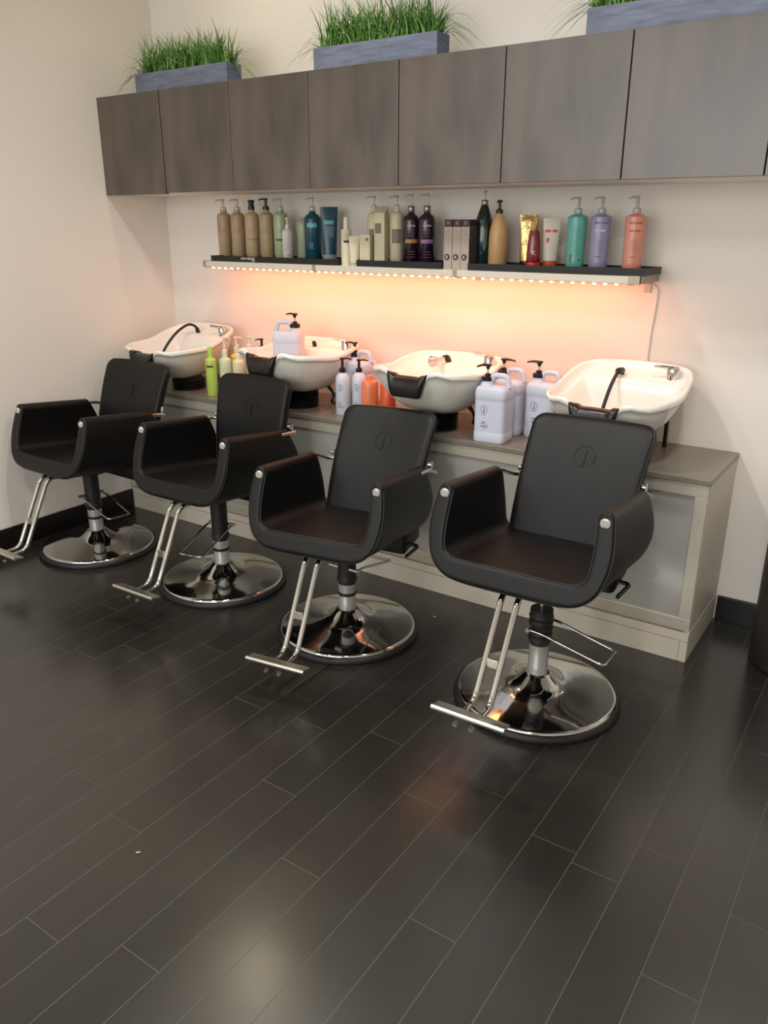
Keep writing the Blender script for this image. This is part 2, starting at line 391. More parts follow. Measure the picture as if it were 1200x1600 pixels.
# ============================================================ SALON CHAIRS
def seat_shell():
    oh = [(0, -.074), (.09, -.074), (.17, -.071), (.232, -.055), (.277, -.016), (.298, .038), (.306, .095), (.303, .155), (.2935, .212)]
    ih = [(0, 0), (.08, 0), (.155, 0), (.206, .003), (.236, .020), (.245, .05), (.248, .10), (.247, .155), (.2425, .212)]
    def full(h):
        hp = catmull([(x, z, 0) for x, z in h], 4)
        return [Vector((-p.x, p.y)) for p in hp[::-1]][:-1]+[Vector((p.x, p.y)) for p in hp]
    OO, II = full(oh), full(ih)
    mid = [(a+b)/2 for a, b in zip(OO, II)]; n = len(mid)
    def section(fac):
        out = [m_+(a-m_)*fac for a, m_ in zip(OO, mid)]; inn = [m_+(a-m_)*fac for a, m_ in zip(II, mid)]
        def cap(c, a, b):
            r = (a-b).length/2; d = (a-b).normalized(); up = Vector((0, 1)); res = []
            for j in range(1, 6):
                g = PI*j/6; res.append(c+d*r*math.cos(g)+up*r*math.sin(g))
            return res
        return out+cap(mid[-1], out[-1], inn[-1])+inn[::-1]+cap(mid[0], inn[0], out[0])
    def yf(z):
        k = max(0, min(1, (z+.06)/.28)); return -.325*(1-k)**1+(-.238)*k
    def yr(z):
        k = max(0, min(1, (z+.076)/.30))
        return .110+.090*math.sin(PI/2*k/.42) if k < .42 else .138+.062*math.cos(PI/2*(k-.42)/.58)
    R = []
    def ring(fac, v, ext):
        r = []
        for p in section(fac):
            y = yf(p.y)*(1-v)+yr(p.y)*v+ext
            r.append(Vector((p.x, y, p.y)))
        return r
    for a in (90, 89, 84, 74, 58, 40, 20, 6):
        g = math.radians(a); R.append(ring(max(0, math.cos(g))**.24 if a < 90 else 0, 0, -.014*math.sin(g)))
    for v in (0.02, .12, .24, .36, .48, .6, .72, .84, .95): R.append(ring(1, v, 0))
    for a in (8, 25, 45, 65, 90):
        g = math.radians(a); R.append(ring(max(.02, math.cos(g)**.7), 1, .016*math.sin(g)))
    # slight dish of the seat cushion
    for r in R:
        for p in r:
            if abs(p.x) < .2 and p.z > -.03: p.z -= .006*math.cos(p.x/.2*PI/2)*math.cos(max(-1, min(1, p.y/.3))*PI/2)
            p.z += -.10*p.y
    bm = BM(); V_ = rings(bm, R, cap0=False, cap1=False); bmesh.ops.remove_doubles(bm, verts=V_[0], dist=1e-4)
    PP = []
    for sg in (-1, 1):
        P = []
        for q in (OO if sg > 0 else II):
            y = yf(q.y)-.004; P.append(Vector((q.x, y, q.y-.10*y)))
        PP.append(P)
    return bm, PP
def cushion(hw, hwb, z0, z1, th, rt=.045, rb=.03, dish=.018):
    o = rrect(hw, z0, z1, rt, rb, 6, hwb); cx, cz = 0, (z0+z1)/2
    def inset(d, s=1.0):
        res = []
        for x, z in o:
            vx, vz = x-cx, z-cz; L = math.hypot(vx, vz)
            kx = (abs(vx)-d)/max(abs(vx), 1e-6) if abs(vx) > d else 0
            kz = (abs(vz)-d)/max(abs(vz), 1e-6) if abs(vz) > d else 0
            sx = (hw-d)/hw; sz = ((z1-z0)/2-d)/((z1-z0)/2)
            res.append((cx+vx*sx*s, cz+vz*sz*s))
        return res
    prof = [(0.0, 0.25, 0), (0, .5, 0), (0, .75, 0), (.03, 1, 0), (.014, 1, .0015), (.005, 1, .007), (0, 1, .016), (0, 1, th-.014), (.006, 1, th-.005), (.016, 1, th), (.0, .7, th), (0, .35, th)]
    R = []
    for d, s, y in prof:
        r = []
        for x, z in inset(d if s == 1 else .03, s):
            z2 = z+.012*(1-(x/hw)**2)*max(0, z/z1)**4
            yy = y+dish*(1-(x/hw)**2)+.020*(((z-.25)/.25)**2-1)
            r.append(Vector((x, yy, z2)))
        R.append(r)
    bm = BM(); rings(bm, R); return bm, o
def make_chair(label, loc, rz, S, lean, dy, pump_ang, lever=True, body_y=0.0, low=True, wx=1.0, fx=0.0, body_x=0.0, bl=1.0, fz=0.0, bwx=None):
    t = thing('salon_chair', label, 'salon chair', (loc[0], loc[1], 0), rz, 'black salon wash chairs')
    # ---- base
    bm = BM(); lathe(bm, [(0.0, 0.0), (0.302, 0.0), (0.305, 0.006), (0.303, 0.018), (0.296, 0.026), (0.29, 0.028), (0.0, 0.028)], n=72); obj('rubber_ring', bm, M_rubber, t)
    bm = BM(); lathe(bm, [(0.288, 0.022), (0.289, 0.030), (0.283, 0.0365), (0.274, 0.0375), (0.25, 0.0415), (0.20, 0.0475), (0.15, 0.0545), (0.118, 0.060), (0.098, 0.067), (0.08, 0.079), (0.063, 0.094), (0.052, 0.104), (0.046, 0.109), (0.040, 0.111), (0.0, 0.111)], n=96)
    obj('base_disc', bm, M_chrome, t, angle=60)
    bm = BM(); top = S-.345+0.0
    ztop = .232 if not low else .225
    lathe(bm, [(0.0355, 0.108), (0.0365, 0.112), (0.0365, ztop), (0.0, ztop)], n=32); obj('column', bm, M_column, t)
    if low:
        bm = BM(); lathe(bm, [(0.0355, .172), (0.0385, .173), (0.0385, .186), (0.0355, .187)], n=32); obj('column_ring', bm, M_rubber, t)
    # sleeve with clamps
    st = .362 if not low else S-.085
    bm = BM()
    prof = [(0.0, .222), (.036, .222), (.038, .232), (.040, .236)]
    z = .24
    while z < min(st, .37 if not low else .27)-.012:
        prof += [(.0415, z), (.0445, z+.006), (.0415, z+.014)]; z += .022
    if low and z < st: prof += [(.039, z+.002), (.039, st)]
    else: prof += [(.040, st), (.036, st)]
    prof += [(0.0, st)]
    lathe(bm, prof, n=32); obj('sleeve', bm, M_rubber, t)
    bm = BM(); lathe(bm, [(0.0, st-.03), (.011, st-.03), (.011, S-.07), (0, S-.07)], n=20)
    obj('piston', bm, M_chrome, t)
    bm = BM(); box(bm, -.11, .11, body_y-.11, body_y+.11, S-.090, S-.068, .004); lathe(bm, [(0, S-.100), (.05, S-.100), (.055, S-.085), (0, S-.085)], n=24); obj('seat_plate', bm, M_blackmetal, t)
    # pump pedal
    pr = thing_local = bpy.data.objects.new('pump_pedal', None)
    bpy.data.objects.remove(pr)
    bm = BM(); zp = .298
    U = fillet([(-.025, -.062, zp), (.035, -.063, zp-.003), (.262, -.060, zp-.056), (.262, .060, zp-.056), (.035, .063, zp-.003), (-.025, .062, zp)], .02, 4)
    tube(bm, U, .0050, 10)
    bmesh.ops.rotate(bm, verts=bm.verts, cent=(0, 0, 0), matrix=Matrix.Rotation(pump_ang, 3, 'Z')); pd = obj('pump_pedal', bm, M_chrome, t)
    bm = BM(); tube(bm, [(0, -.06, zp), (0, .06, zp)], .009, 12); 
    for s in (-1, 1): lathe(bm, [(0, 0), (.007, 0), (.007, .006), (0, .006)], n=12)
    bm.free(); bm = BM(); tube(bm, [(-.02, -.072, zp), (-.02, .072, zp)], .0080, 12)
    bmesh.ops.rotate(bm, verts=bm.verts, cent=(0, 0, 0), matrix=Matrix.Rotation(pump_ang, 3, 'Z')); obj('pedal_axle', bm, M_satin, pd)
    # ---- seat shell
    bm, P = seat_shell(); st_ = obj('seat', bm, M_leather, t, loc=(body_x, body_y, S), angle=75); st_.scale = (wx, 1, 1)
    for P_ in P:
        bm = BM(); tube(bm, P_, .0022, 8); obj('piping', bm, M_pipe, st_)
    for s in (-1, 1):
        zc = .212-.10*(-.238)
        bm = BM(); lathe(bm, [(0, -.004), (.0158, -.004), (.0158, .002), (.0140, .0045), (0, .005)], n=28)
        bmesh.ops.rotate(bm, verts=bm.verts, cent=(0, 0, 0), matrix=Matrix.Rotation(PI/2+.12, 3, 'X'))
        bmesh.ops.translate(bm, verts=bm.verts, vec=(s*.268, -.2575, zc-.007)); obj('arm_cap', bm, M_cap, st_)
    # ---- backrest
    py, pz = .145, -.045
    bm, o = cushion(.233, .218, 0.0, .50, .050)
    bk = obj('backrest', bm, M_leather, t, loc=(body_x, body_y+py, S+pz), rot=(-lean, 0, 0), angle=60); bk.scale = (bwx or wx, 1, bl)
    bm = BM(); pts = [Vector((x*(.233-.004)/.233, .007+.018*(1-(x/.233)**2)+.020*(((z-.25)/.25)**2-1), .25+(z-.25)*(.25-.004)/.25+.012*(1-(x/.233)**2)*max(0, z/.5)**4)) for x, z in o]
    tube(bm, pts, .0023, 8, closed=True); obj('piping', bm, M_pipe, bk)
    bm = BM()
    merge(bm, ring_mark(.039, .041, 36, -0.9, 4.1)); merge(bm, text_bm('J', .07), Matrix.Translation((0.002, -.025, 0)))
    for v in bm.verts: v.co = Vector((v.co.x, .018*(1-(v.co.x/.233)**2)+.020*(((v.co.y+.10)/.25)**2-1)-.0032-v.co.z*.3, v.co.y+.35))
    obj('embossed_emblem', bm, M_emb, bk, smooth=False)
    # ---- arm rods to the backrest
    sn, cs = math.sin(lean), math.cos(lean)
    for s in (-1, 1):
        d = .25; yb = py+d*sn+.03*cs; zb = pz+d*cs-.03*sn
        pts = fillet([(s*.268, .10, .203), (s*.268, .19, .196), (s*.266, yb-.015, zb+.002), (s*.240, yb+.005, zb), (s*.20, yb+.006, zb)], .022, 5)
        bm = BM(); tube(bm, pts, .0095, 14); o = obj('arm_rod', bm, M_chrome, t, loc=(body_x, body_y, S))
        bm = BM(); tube(bm, [(s*.225, py+(d+.015)*sn+.02, pz+(d+.015)*cs-.0), (s*.240, py+(d+.015)*sn+.02, pz+(d+.015)*cs)], .015, 14)
        tube(bm, [(s*.236, py+(d+.030)*sn+.02, pz+(d+.030)*cs), (s*.238, py+d*sn+.025, pz+d*cs)], .007, 10)
        obj('hinge_bracket', bm, M_chrome, t, loc=(body_x, body_y, S))
    # ---- housing + lever
    bm = BM(); box(bm, -.235, .235, .035, .20, -.135, -.045, .02, seg=3)
    for v in bm.verts:
        if v.co.y > .12: v.co.z += .02
    obj('recline_housing', bm, M_leather, t, loc=(body_x, body_y, S))
    if lever:
        bm = BM(); tube(bm, fillet([(.10, .05, -.092), (.24, .085, -.098), (.275, .085, -.10), (.262, -.01, -.112)], .018, 4), .0075, 10)
        obj('recline_lever', bm, M_blackmetal, t, loc=(body_x, body_y, S))
    # ---- footrest
    yb, zb = -.565+dy, S-.352+fz
    for s in (-1, 1):
        x = s*.0275+fx
        P = fillet([(x, -.14, S-.070), (x, -.292+dy*.5, S-.052), (x, -.475+dy, S-.362+fz), (x, yb+.012, zb-.012)], .045, 6)
        bm = BM(); tube(bm, P, .0105, 14); obj('footrest_tube', bm, M_chrome, t)
        bm = BM(); lathe(bm, [(0, 0), (.0085, 0), (.0085, .014), (0, .016)], n=16)
        bmesh.ops.rotate(bm, verts=bm.verts, cent=(0, 0, 0), matrix=Matrix.Rotation(PI*.62, 3, 'X'))
        bmesh.ops.translate(bm, verts=bm.verts, vec=(x-.01, yb-.012, zb-.030)); obj('footrest_bolt', bm, M_satin, t)
    bm = BM(); box(bm, fx-.0185, fx+.0185, -.409+dy*.8-.004, -.409+dy*.8+.004, S-.265, S-.235, .001); obj('tube_brace', bm, M_satin, t, smooth=False)
    bm = BM(); box(bm, -.122, .122, -.024, .018, -.002, .006, .002, seg=3)
    tube(bm, [(-.123, -.026, 0), (.123, -.026, 0)], .0085, 16)
    obj('footrest_plate', bm, M_satin, t, loc=(.006+fx, yb, zb), rot=(-.2, 0, 0))
    return t
R_ = math.radians
make_chair('black leather salon chair nearest the camera, in front of the rightmost basin', (2.946, -1.030), R_(1.8), .590, R_(30.5), 0, R_(-2), low=False)
make_chair('black leather salon chair, second from the right, before the two pump bottles', (2.062, -1.01), R_(8.5), .510, R_(30), 0, R_(84), wx=.94, fx=.012, body_x=.014, fz=-.018)
make_chair('black leather salon chair, second from the left, with upright backrest and pedal pointing forward', (1.266, -.958), R_(1), .538, R_(10), .03, R_(-76), lever=False, body_y=.06, wx=.94, fx=.022, bl=.95, fz=-.018)
make_chair('black leather salon chair farthest away beside the left wall', (.392, -1.02), R_(-.8), .525, R_(18), .03, R_(-8), lever=False, body_y=.062, wx=.97, bwx=1.04, fx=.032, body_x=.008, fz=-.015)

# ============================================================ WASH BASINS
def make_basin(label, x, y, rimz, tilt, rz, hose, bx=0, by=0):
    t = thing('wash_basin', label, 'wash basin', (x, y, HC), 0, 'white porcelain shampoo basins')
    half = [(0, -.262), (.06, -.262), (.11, -.268), (.155, -.262), (.205, -.235), (.245, -.18), (.268, -.09), (.272, .02), (.264, .12), (.240, .195), (.19, .238), (.1, .256), (0, .262)]
    hp = catmull([(a*.945, b, 0) for a, b in half], 5)
    O = [(p.x, p.y) for p in hp]+[(-p.x, p.y) for p in hp[1:-1]][::-1]
    def zr(px, py):
        z = 0.0
        if py < -.1:
            k = max(0, min(1, (abs(px)-.058)/.052)); k = k*k*(3-2*k)
            z = -.073*(1-k)*min(1, (-py-.1)/.1)
            z += .012*math.exp(-((abs(px)-.135)/.04)**2)
        z += .018*max(0, py)/.26 - .018*math.exp(-((py+.02)/.12)**2)*(1 if abs(px) > .15 else 0)
        return z
    def ring(s, dz, cy=0.0, w=1.0, fy=1.0, backmax=None, sx=None):
        r = []
        for px, py in O:
            X = px*(sx if sx else s); Y = py*s*(fy if py < 0 else 1)
            if backmax is not None: Y = min(Y, backmax)
            r.append(Vector((X, Y+cy, zr(px, py)*w+dz)))
        return r
    R = [ring(.10, -.212, .02, 0), ring(.32, -.208, .02, 0), ring(.5, -.195, .02, .05), ring(.66, -.165, .015, .15), ring(.79, -.125, .01, .35), ring(.89, -.08, .005, .6), ring(.955, -.04, 0, .85), ring(.985, -.018, 0, 1), ring(1.008, -.017, 0, 1), ring(1.014, -.008, 0, 1), ring(1.006, .002, 0, 1), ring(.985, .005, 0, 1), ring(.96, .0, 0, 1), ring(.945, -.014, 0, 1), ring(.925, -.03, 0, 1),
         ring(.85, -.036, 0, .95, 1.02, .135), ring(.80, -.045, 0, .9, 1.02, .125), ring(.74, -.085, 0, .55, 1, .118), ring(.62, -.14, 0, .2, 1, .105), ring(.45, -.172, 0, 0, 1, .09), ring(.2, -.182, .0, 0, 1, .05)]
    bm = BM(); rings(bm, R)
    bowl = obj('bowl', bm, M_porc, t, loc=(bx, by, rimz-HC), rot=(tilt, 0, rz), angle=70)
    # neck pad
    bm = BM(); NR = []
    for i in range(29):
        px = -.100+.200*i/28; py = -.262-.006*min(1, abs(px)/.11)
        zc = zr(px, py); e = 1-abs(i-14)/14; g = min(1, e*4)**.5
        zt = min(zc+.056*g, -.008+.008*(1-g))+.003; zb = zc-.030*g-.004
        sec = [(-.004, zb), (-.024*g-.004, zb+.004), (-.030*g-.004, (zb+zt)/2), (-.022*g-.004, zt-.010*g), (-.006, zt), (.018*g, zt-.002), (.040*g+.004, zt-.014*g), (.056*g+.004, zc-.004), (.05*g+.002, zc-.020*g-.003), (.02, zc-.006), (.002, zc-.012)]
        NR.append([Vector((px, py+a, b)) for a, b in sec])
    rings(bm, NR); obj('neck_rest', bm, M_pad, bowl, angle=60)
    # pedestal
    bm = BM(); prof = [(0, 0), (.088, 0)]
    zz = 0.004
    zt = rimz-HC-.205
    while zz < zt-.008: prof += [(.092, zz), (.095, zz+.005), (.086, zz+.011)]; zz += .014
    prof += [(.07, zt+.012), (0, zt+.012)]
    lathe(bm, prof, 0, 0.0, n=36); obj('swivel_pedestal', bm, M_pedestal, t)
    # hose plate, faucet on the rear ledge
    zl = -.030
    bm = BM(); box(bm, -.085, -.015, .155, .205, zl+.0, zl+.006, .002); obj('hose_plate', bm, M_chrome, bowl)
    bm = BM(); lathe(bm, [(0, zl), (.028, zl), (.027, zl+.01), (.025, zl+.052), (.022, zl+.058), (0, zl+.060)], .155, .190, n=28)
    tube(bm, fillet([(.155, .19, zl+.056), (.12, .175, zl+.062), (.085, .165, zl+.068)], .01), [.010]*3+[.008]*5+[.006]*0 if False else .0075, 10)
    obj('faucet', bm, M_chrome, bowl)
    if hose == 'drop':
        bm = BM(); tube(bm, catmull([(-.05, .18, zl+.004), (-.05, .165, zl+.035), (-.052, .135, zl+.04), (-.06, .08, zl-.0), (-.066, .03, zl-.06), (-.07, -.01, zl-.12)], 5), .0075, 12)
        tube(bm, [(-.05, .168, zl+.032), (-.052, .13, zl+.04)], .014, 14); obj('spray_hose', bm, M_rubber, bowl)
    elif hose == 'arc':
        bm = BM(); tube(bm, catmull([(-.05, .18, zl+.004), (-.05, .17, zl+.05), (-.055, .12, zl+.075), (-.06, .03, zl+.05), (-.065, -.06, zl-.01), (-.07, -.11, zl-.07)], 6), .0075, 12)
        tube(bm, [(-.05, .182, zl+.004), (-.05, .175, zl+.04)], .012, 14); obj('spray_hose', bm, M_rubber, bowl)
    elif hose == 'spray':
        bm = BM(); tube(bm, catmull([(-.05, .18, zl+.0), (-.05, .17, zl+.035), (-.055, .13, zl+.04)], 5), .009, 12)
        tube(bm, [(-.05, .178, zl+.015), (-.053, .15, zl+.04)], .013, 14); o = obj('spray_hose', bm, M_rubber, bowl)
        bm = BM(); tube(bm, [(-.055, .13, zl+.035), (-.058, .07, zl+.030)], .010, 14); tube(bm, [(-.058, .075, zl+.030), (-.066, .045, zl+.030)], [.020, .026], 22)
        obj('spray_head', bm, M_chrome, o)
    else:
        bm = BM(); tube(bm, catmull([(-.05, .18, zl), (-.045, .17, zl+.03), (-.035, .155, zl+.035)], 5), .011, 12); obj('spray_hose', bm, M_rubber, bowl)
    # supply hoses behind the pedestal
    bm = BM()
    if hose == 'drop':
        tube(bm, [(.145, .20, rimz-HC-.12), (.145, .205, .0)], .009, 10)
    else:
        rg = random.Random(int(x*100))
        P = [(.03, .09, rimz-HC-.19), (.10, .10, .10), (.13, .11, .05), (.15, .07, .025), (.19, .10, .012), (.165, .13, .04), (.21, .12, .07), (.14, .16, .03), (.12, .18, .009)]
        tube(bm, catmull(P, 5), .0075, 9)
        tube(bm, catmull([(.08, .12, .09), (.15, .13, .035), (.20, .15, .009)], 5), .006, 8)
    obj('supply_hose', bm, M_blackmetal, t)
    return t
make_basin('white porcelain basin nearest the camera, above the rightmost chair', 2.912, -.292, 1.045, R_(8.5), R_(-1), 'drop', -.008)
make_basin('white porcelain basin with chrome spray head lying on its rim', 2.085, -.325, 1.052, 0, R_(0), 'spray')
make_basin('white porcelain basin with a white jug standing inside it', 1.262, -.325, 1.058, 0, R_(-2), 'stub', 0)
make_basin('white porcelain basin with black arched hose in the left corner', .43, -.325, 1.035, R_(9), R_(-3), 'arc', -.06, .012)

# ============================================================ SHELF, LED, BRACKETS, TRAYS
SX0, SX1, SD = .536, 2.93, .25
t = thing('wall_shelf', 'long white wall shelf above the basins holding the hair products', 'shelf', (0, 0, 1.43))
bm = BM(); box(bm, SX0+.018, SX1-.03, -SD, -.001, 0, .030, .0015); obj('shelf_board', bm, M_shelf, t, smooth=False)
for x in (SX0, 1.30, 2.098, 2.885):
    w = .022 if x < 2.8 else .045
    bm = BM(); box(bm, x, x+w, -SD-.0012, -SD+.012, -.001, .0312, .0005)
    if x in (SX0, 2.885): box(bm, x if x == SX0 else SX1-.006, x+.006 if x == SX0 else SX1, -SD, -.001, -.001, .0312, .0005)
    box(bm, x+.002 if x < 2.8 else 2.88, x+.018 if x < 2.8 else 2.896, -SD+.01, -.001, -.006, -.0005)
    xx = {SX0: .47, 1.30: 1.265, 2.098: 2.076, 2.885: 2.872}[x]; z1 = -.028 if x < 2.8 else -.048
    if x == SX0: xx = SX0+.0
    else: xx = x-.02 if x < 2.8 else 2.875
    box(bm, xx, xx+.03, -.006, -.0005, z1, .0, .0005)
    obj('shelf_bracket', bm, M_bracket, t, smooth=False)
t = thing('led_strip', 'strip of glowing warm LED dots under the wall shelf', 'led strip', (0, -SD+.028, 1.43))
bm = BM(); box(bm, .575, 2.86, -.006, .006, -.003, -.0004); obj('light_channel', bm, M_ledch, t, smooth=False)
NL = 50
for i in range(NL):
    x = .585+(2.83-.585)*i/(NL-1)
    bm = BM(); lathe(bm, [(0, -.010), (.006, -.008), (.0085, -.003), (0.0085, -.003), (0, -.003)], x, 0, n=10); obj('led', bm, M_led, t)
def tray(x0, x1, label, y0=-.252, y1=-.045):
    t = thing('display_tray', label, 'tray', (x0, 0, 1.4605), 0, 'black trays on the wall shelf')
    bm = BM(); w = x1-x0; box(bm, 0, w, y0, y1, 0, .022, .001)
    box(bm, 0, w, y0, y0+.005, .022, .028); box(bm, 0, w, y1-.005, y1, .022, .028); box(bm, 0, .005, y0+.005, y1-.005, .022, .028); box(bm, w-.005, w, y0+.005, y1-.005, .022, .028)
    obj('tray_body', bm, M_tray, t, smooth=False); return t
t1 = tray(.602, 1.466, 'long black tray at the left end of the wall shelf with white lettering')
M_white = mat('print_white', (222, 220, 214), 0.5)
bm = BM(); merge(bm, text_bm('OUR HEROES', .0165), Matrix.Translation((0, .011, 0))); merge(bm, text_bm('PROS', .010), Matrix.Translation((.038, .002, 0)))
flatput(bm, .270, -.252, .001); obj('lettering', bm, M_white, t1, smooth=False)
tray(1.573, 2.041, 'short black tray in the middle of the wall shelf, under the purple bottles')
tray(2.173, 2.95, 'long black tray at the right end of the wall shelf')
bm = BM(); tube(bm, catmull([(2.895, -.20, 1.428), (2.91, -.10, 1.425), (2.93, -.02, 1.41), (2.935, -.006, 1.36), (2.925, -.006, 1.2), (2.925, -.006, 1.08), (2.94, -.006, .95), (2.94, -.006, .768)], 6), .0035, 8)
tag(obj('power_cable', bm, M_cable), 'thin white cable running down the wall from the shelf end', 'cable')

# ============================================================ BOTTLES ON THE SHELF
ZTR = 1.4605+.0222
ZSH = 1.4602
M_clear = mat('clear_pump', (214, 210, 204), 0.15, spec=0.6, trans=0.45)
M_blackpl = mat('black_plastic', (15, 14, 14), 0.28)
M_ink = mat('print_dark', (45, 45, 48), 0.6)
def pump_mesh(z0, z1, rc, nd=0.03, ang=PI, hr=.008, collar=.3):
    """collar, stem and nozzle head between z0 and z1"""
    bm = BM(); h = z1-z0; c = z0+h*collar
    lathe(bm, [(0, z0), (rc, z0), (rc*1.02, z0+.003), (rc*.98, c-.003), (rc*.75, c), (rc*.42, c+.002), (rc*.40, z1-.010), (hr, z1-.008), (hr*1.05, z1-.003), (hr*.7, z1), (0, z1)], n=20)
    dx, dy = math.cos(ang), math.sin(ang)
    tube(bm, [(0, 0, z1-.005), (dx*nd*.6, dy*nd*.6, z1-.0045), (dx*nd, dy*nd, z1-.008), (dx*nd*1.1, dy*nd*1.1, z1-.012)], [.0048, .0042, .0032, .003], 10)
    return bm
def bottle(label, cat, x, y, z, r, hb, prof, mbody, group, pump=None, marks=(), rz=0.0, ry=None, name='pump_bottle', sub=None):
    t = thing(name, label, cat, (x, y, z), rz, group)
    bm = BM(); lathe(bm, [(r*a, hb*b) for a, b in prof], n=40, sy=(ry or r)/r); body = obj('bottle_body', bm, mbody, t, angle=50)
    if pump:
        z1, rc, nd, ang, pm = pump[:5]
        obj('pump_head', pump_mesh(hb, z1, rc, nd, ang, pump[5] if len(pump) > 5 else .008), pm, t)
    for m_ in marks:
        b, mt, nm, zz, a = m_[:5]
        bend(b, r, zz, a, .0007, ry)
        obj(nm, b, mt, body, smooth=False)
    return t
ROUND = [(0, 0), (.94, 0), (1, .012), (1, .80), (.98, .84), (.88, .885), (.70, .92), (.46, .945), (.40, .96), (.38, 1.0), (0, 1.0)]
TALLR = [(0, 0), (.92, 0), (.96, .012), (1, .5), (1, .85), (.975, .885), (.88, .918), (.68, .937), (.50, .945), (.47, .955), (.46, 1.0), (0, 1.0)]
FLATSH = [(0, 0), (.90, 0), (.93, .01), (.935, .1), (.99, .88), (1, .925), (.985, .938), (.93, .945), (.62, .975), (.40, .985), (.36, 1.0), (0, 1.0)]
YS = -.13
def lines(u, v0, n, dv, h=.0012, jitter=True, seed=1):
    rg = random.Random(seed); return strips([(-u*(rg.uniform(.7, 1) if jitter else 1), u*(rg.uniform(.7, 1) if jitter else 1), v0-dv*i, v0-dv*i+h) for i in range(n)])
M_tan = mat('tan_plastic', (176, 150, 118), 0.4); M_tan2 = mat('tan_plastic_light', (188, 162, 128), 0.4); M_brownink = mat('print_brown', (118, 92, 66), 0.6)
M_greenb = mat('sage_plastic', (164, 176, 138), 0.3); M_dgreen = mat('print_green', (58, 82, 66), 0.5)
G_ = 'hair product bottles on the wall shelf'
A45 = R_(-38)   # labels face roughly towards the room
th = {0: 'tan pump bottle with clear pump, first at the left end of the shelf', 1: 'tan pump bottle with clear pump, second on the shelf', 2: 'tan bottle with black flared cap, third on the shelf', 3: 'tan pump bottle with black pump nozzle, left of the sage green bottle'}
for i, x in enumerate((.595, .697, .801, .904)):
    mm = M_tan if i != 2 else M_tan2
    mk = [(lines(.02, 0, 5, .008, seed=i), M_brownink, 'label_print', .15, 0)]
    if i == 0: mk.append((strips([(-.007, .007, 0, .06)]), mat('print_pink', (190, 120, 112), .5), 'label_band', .12, -.75))
    if i == 2: mk.append((text_bm('COLOR.ME', .012), M_brownink, 'lettering', .085, 0.1))
    if i == 2:
        t = bottle(th[i], 'bottle', x, YS, ZTR, .037, .235, TALLR, mm, G_, None, mk, R_(38), name='product_bottle')
        bm = BM(); lathe(bm, [(0, .235), (.0165, .235), (.0165, .255), (.014, .257), (.013, .262), (.018, .281), (.0185, .284), (0, .284)], n=24); obj('cap', bm, M_blackpl, t)
    elif i == 3: bottle(th[i], 'bottle', x, YS, ZTR, .037, .235, TALLR, mm, G_, (.292, .0175, .034, PI, M_blackpl, .01), mk, R_(38))
    else: bottle(th[i], 'bottle', x, YS, ZTR, .037, .235, TALLR, mm, G_, (.292, .0165, .036, PI+.2, M_clear, .009), mk, R_(38))
bottle('sage green pump bottle with dark green label band', 'bottle', 1.001, YS, ZTR, .037, .235, TALLR, M_greenb, G_, (.290, .0165, .036, PI, M_clear, .009), [(strips([(-.026, .026, 0, .011)]), M_dgreen, 'label_band', .083, 0), (lines(.014, 0, 3, .008), M_dgreen, 'label_print', .14, 0)], R_(38))
bottle('small white pump bottle covered in fine print beside the sage green bottle', 'bottle', 1.075, -.165, ZTR, .028, .150, ROUND, mat('white_plastic', (214, 208, 200), .35), G_, (.198, .010, .006, PI, mat('white_pl2', (222, 218, 210), .3), .007), [(lines(.016, 0, 9, .0095, seed=4), mat('print_grey', (160, 150, 145), .5), 'label_print', .118, 0), (text_bm('DDD', .009), M_ink, 'lettering', .012, .2)], R_(38))
bottle('pale green bottle half hidden behind the small white pump bottle', 'bottle', 1.113, -.085, ZTR, .036, .20, ROUND, mat('pale_sage', (170, 176, 150), .35), G_, None, (), 0, name='product_bottle')
M_teal = mat('deep_teal', (22, 72, 92), 0.28); M_teal2 = mat('light_teal_band', (104, 176, 172), .4)
bottle('deep teal blue pump bottle with pale turquoise band', 'bottle', 1.214, YS, ZTR, .042, .228, ROUND, M_teal, G_, (.292, .0165, .03, PI-.4, M_clear, .009), [(strips([(-.030, .022, 0, .020)]), M_teal2, 'label_band', .150, 0), (lines(.012, 0, 4, .008), M_white, 'label_print', .075, -.2)], R_(38))
def tube_pack(label, x, y, z, w, d, h, mbody, mcap, group, caph=.02, captop=False, marks=(), rz=0, cat='tube'):
    """squeeze tube standing on its cap (flat crimp at the top)"""
    t = thing('squeeze_tube', label, cat, (x, y, z), rz, group)
    R = []; n = 32
    for k in range(9):
        q = k/8; zz = caph+(h-caph)*q
        rx = w/2*(.80+.2*q); ryy = d/2*(1-q**1.5)+.0015
        R.append([Vector((rx*math.copysign(abs(math.cos(2*PI*i/n))**(1-.25*q), math.cos(2*PI*i/n)), ryy*math.sin(2*PI*i/n), zz)) for i in range(n)])
    bm = BM(); rings(bm, R); body = obj('tube_body', bm, mbody, t, angle=55)
    bm = BM(); lathe(bm, [(0, 0), (w*.39, 0), (w*.40, .002), (w*.39, caph), (0, caph)], n=28, sy=d/w*1.1); obj('cap', bm, mcap, t)
    for b, mt, nm, zz in marks:
        for v in b.verts:
            u, vv, ww = v.co; q = max(0, min(1, (zz+vv-caph)/(h-caph))); rx = w/2*(.80+.2*q); ryy = d/2*(1-q**1.5)+.0015
            yy = ryy*math.sqrt(max(0, 1-min(1, abs(u)/rx)**2)); v.co = Vector((u, -yy-.0012-ww, zz+vv))
        obj(nm, b, mt, body, smooth=False)
    return t
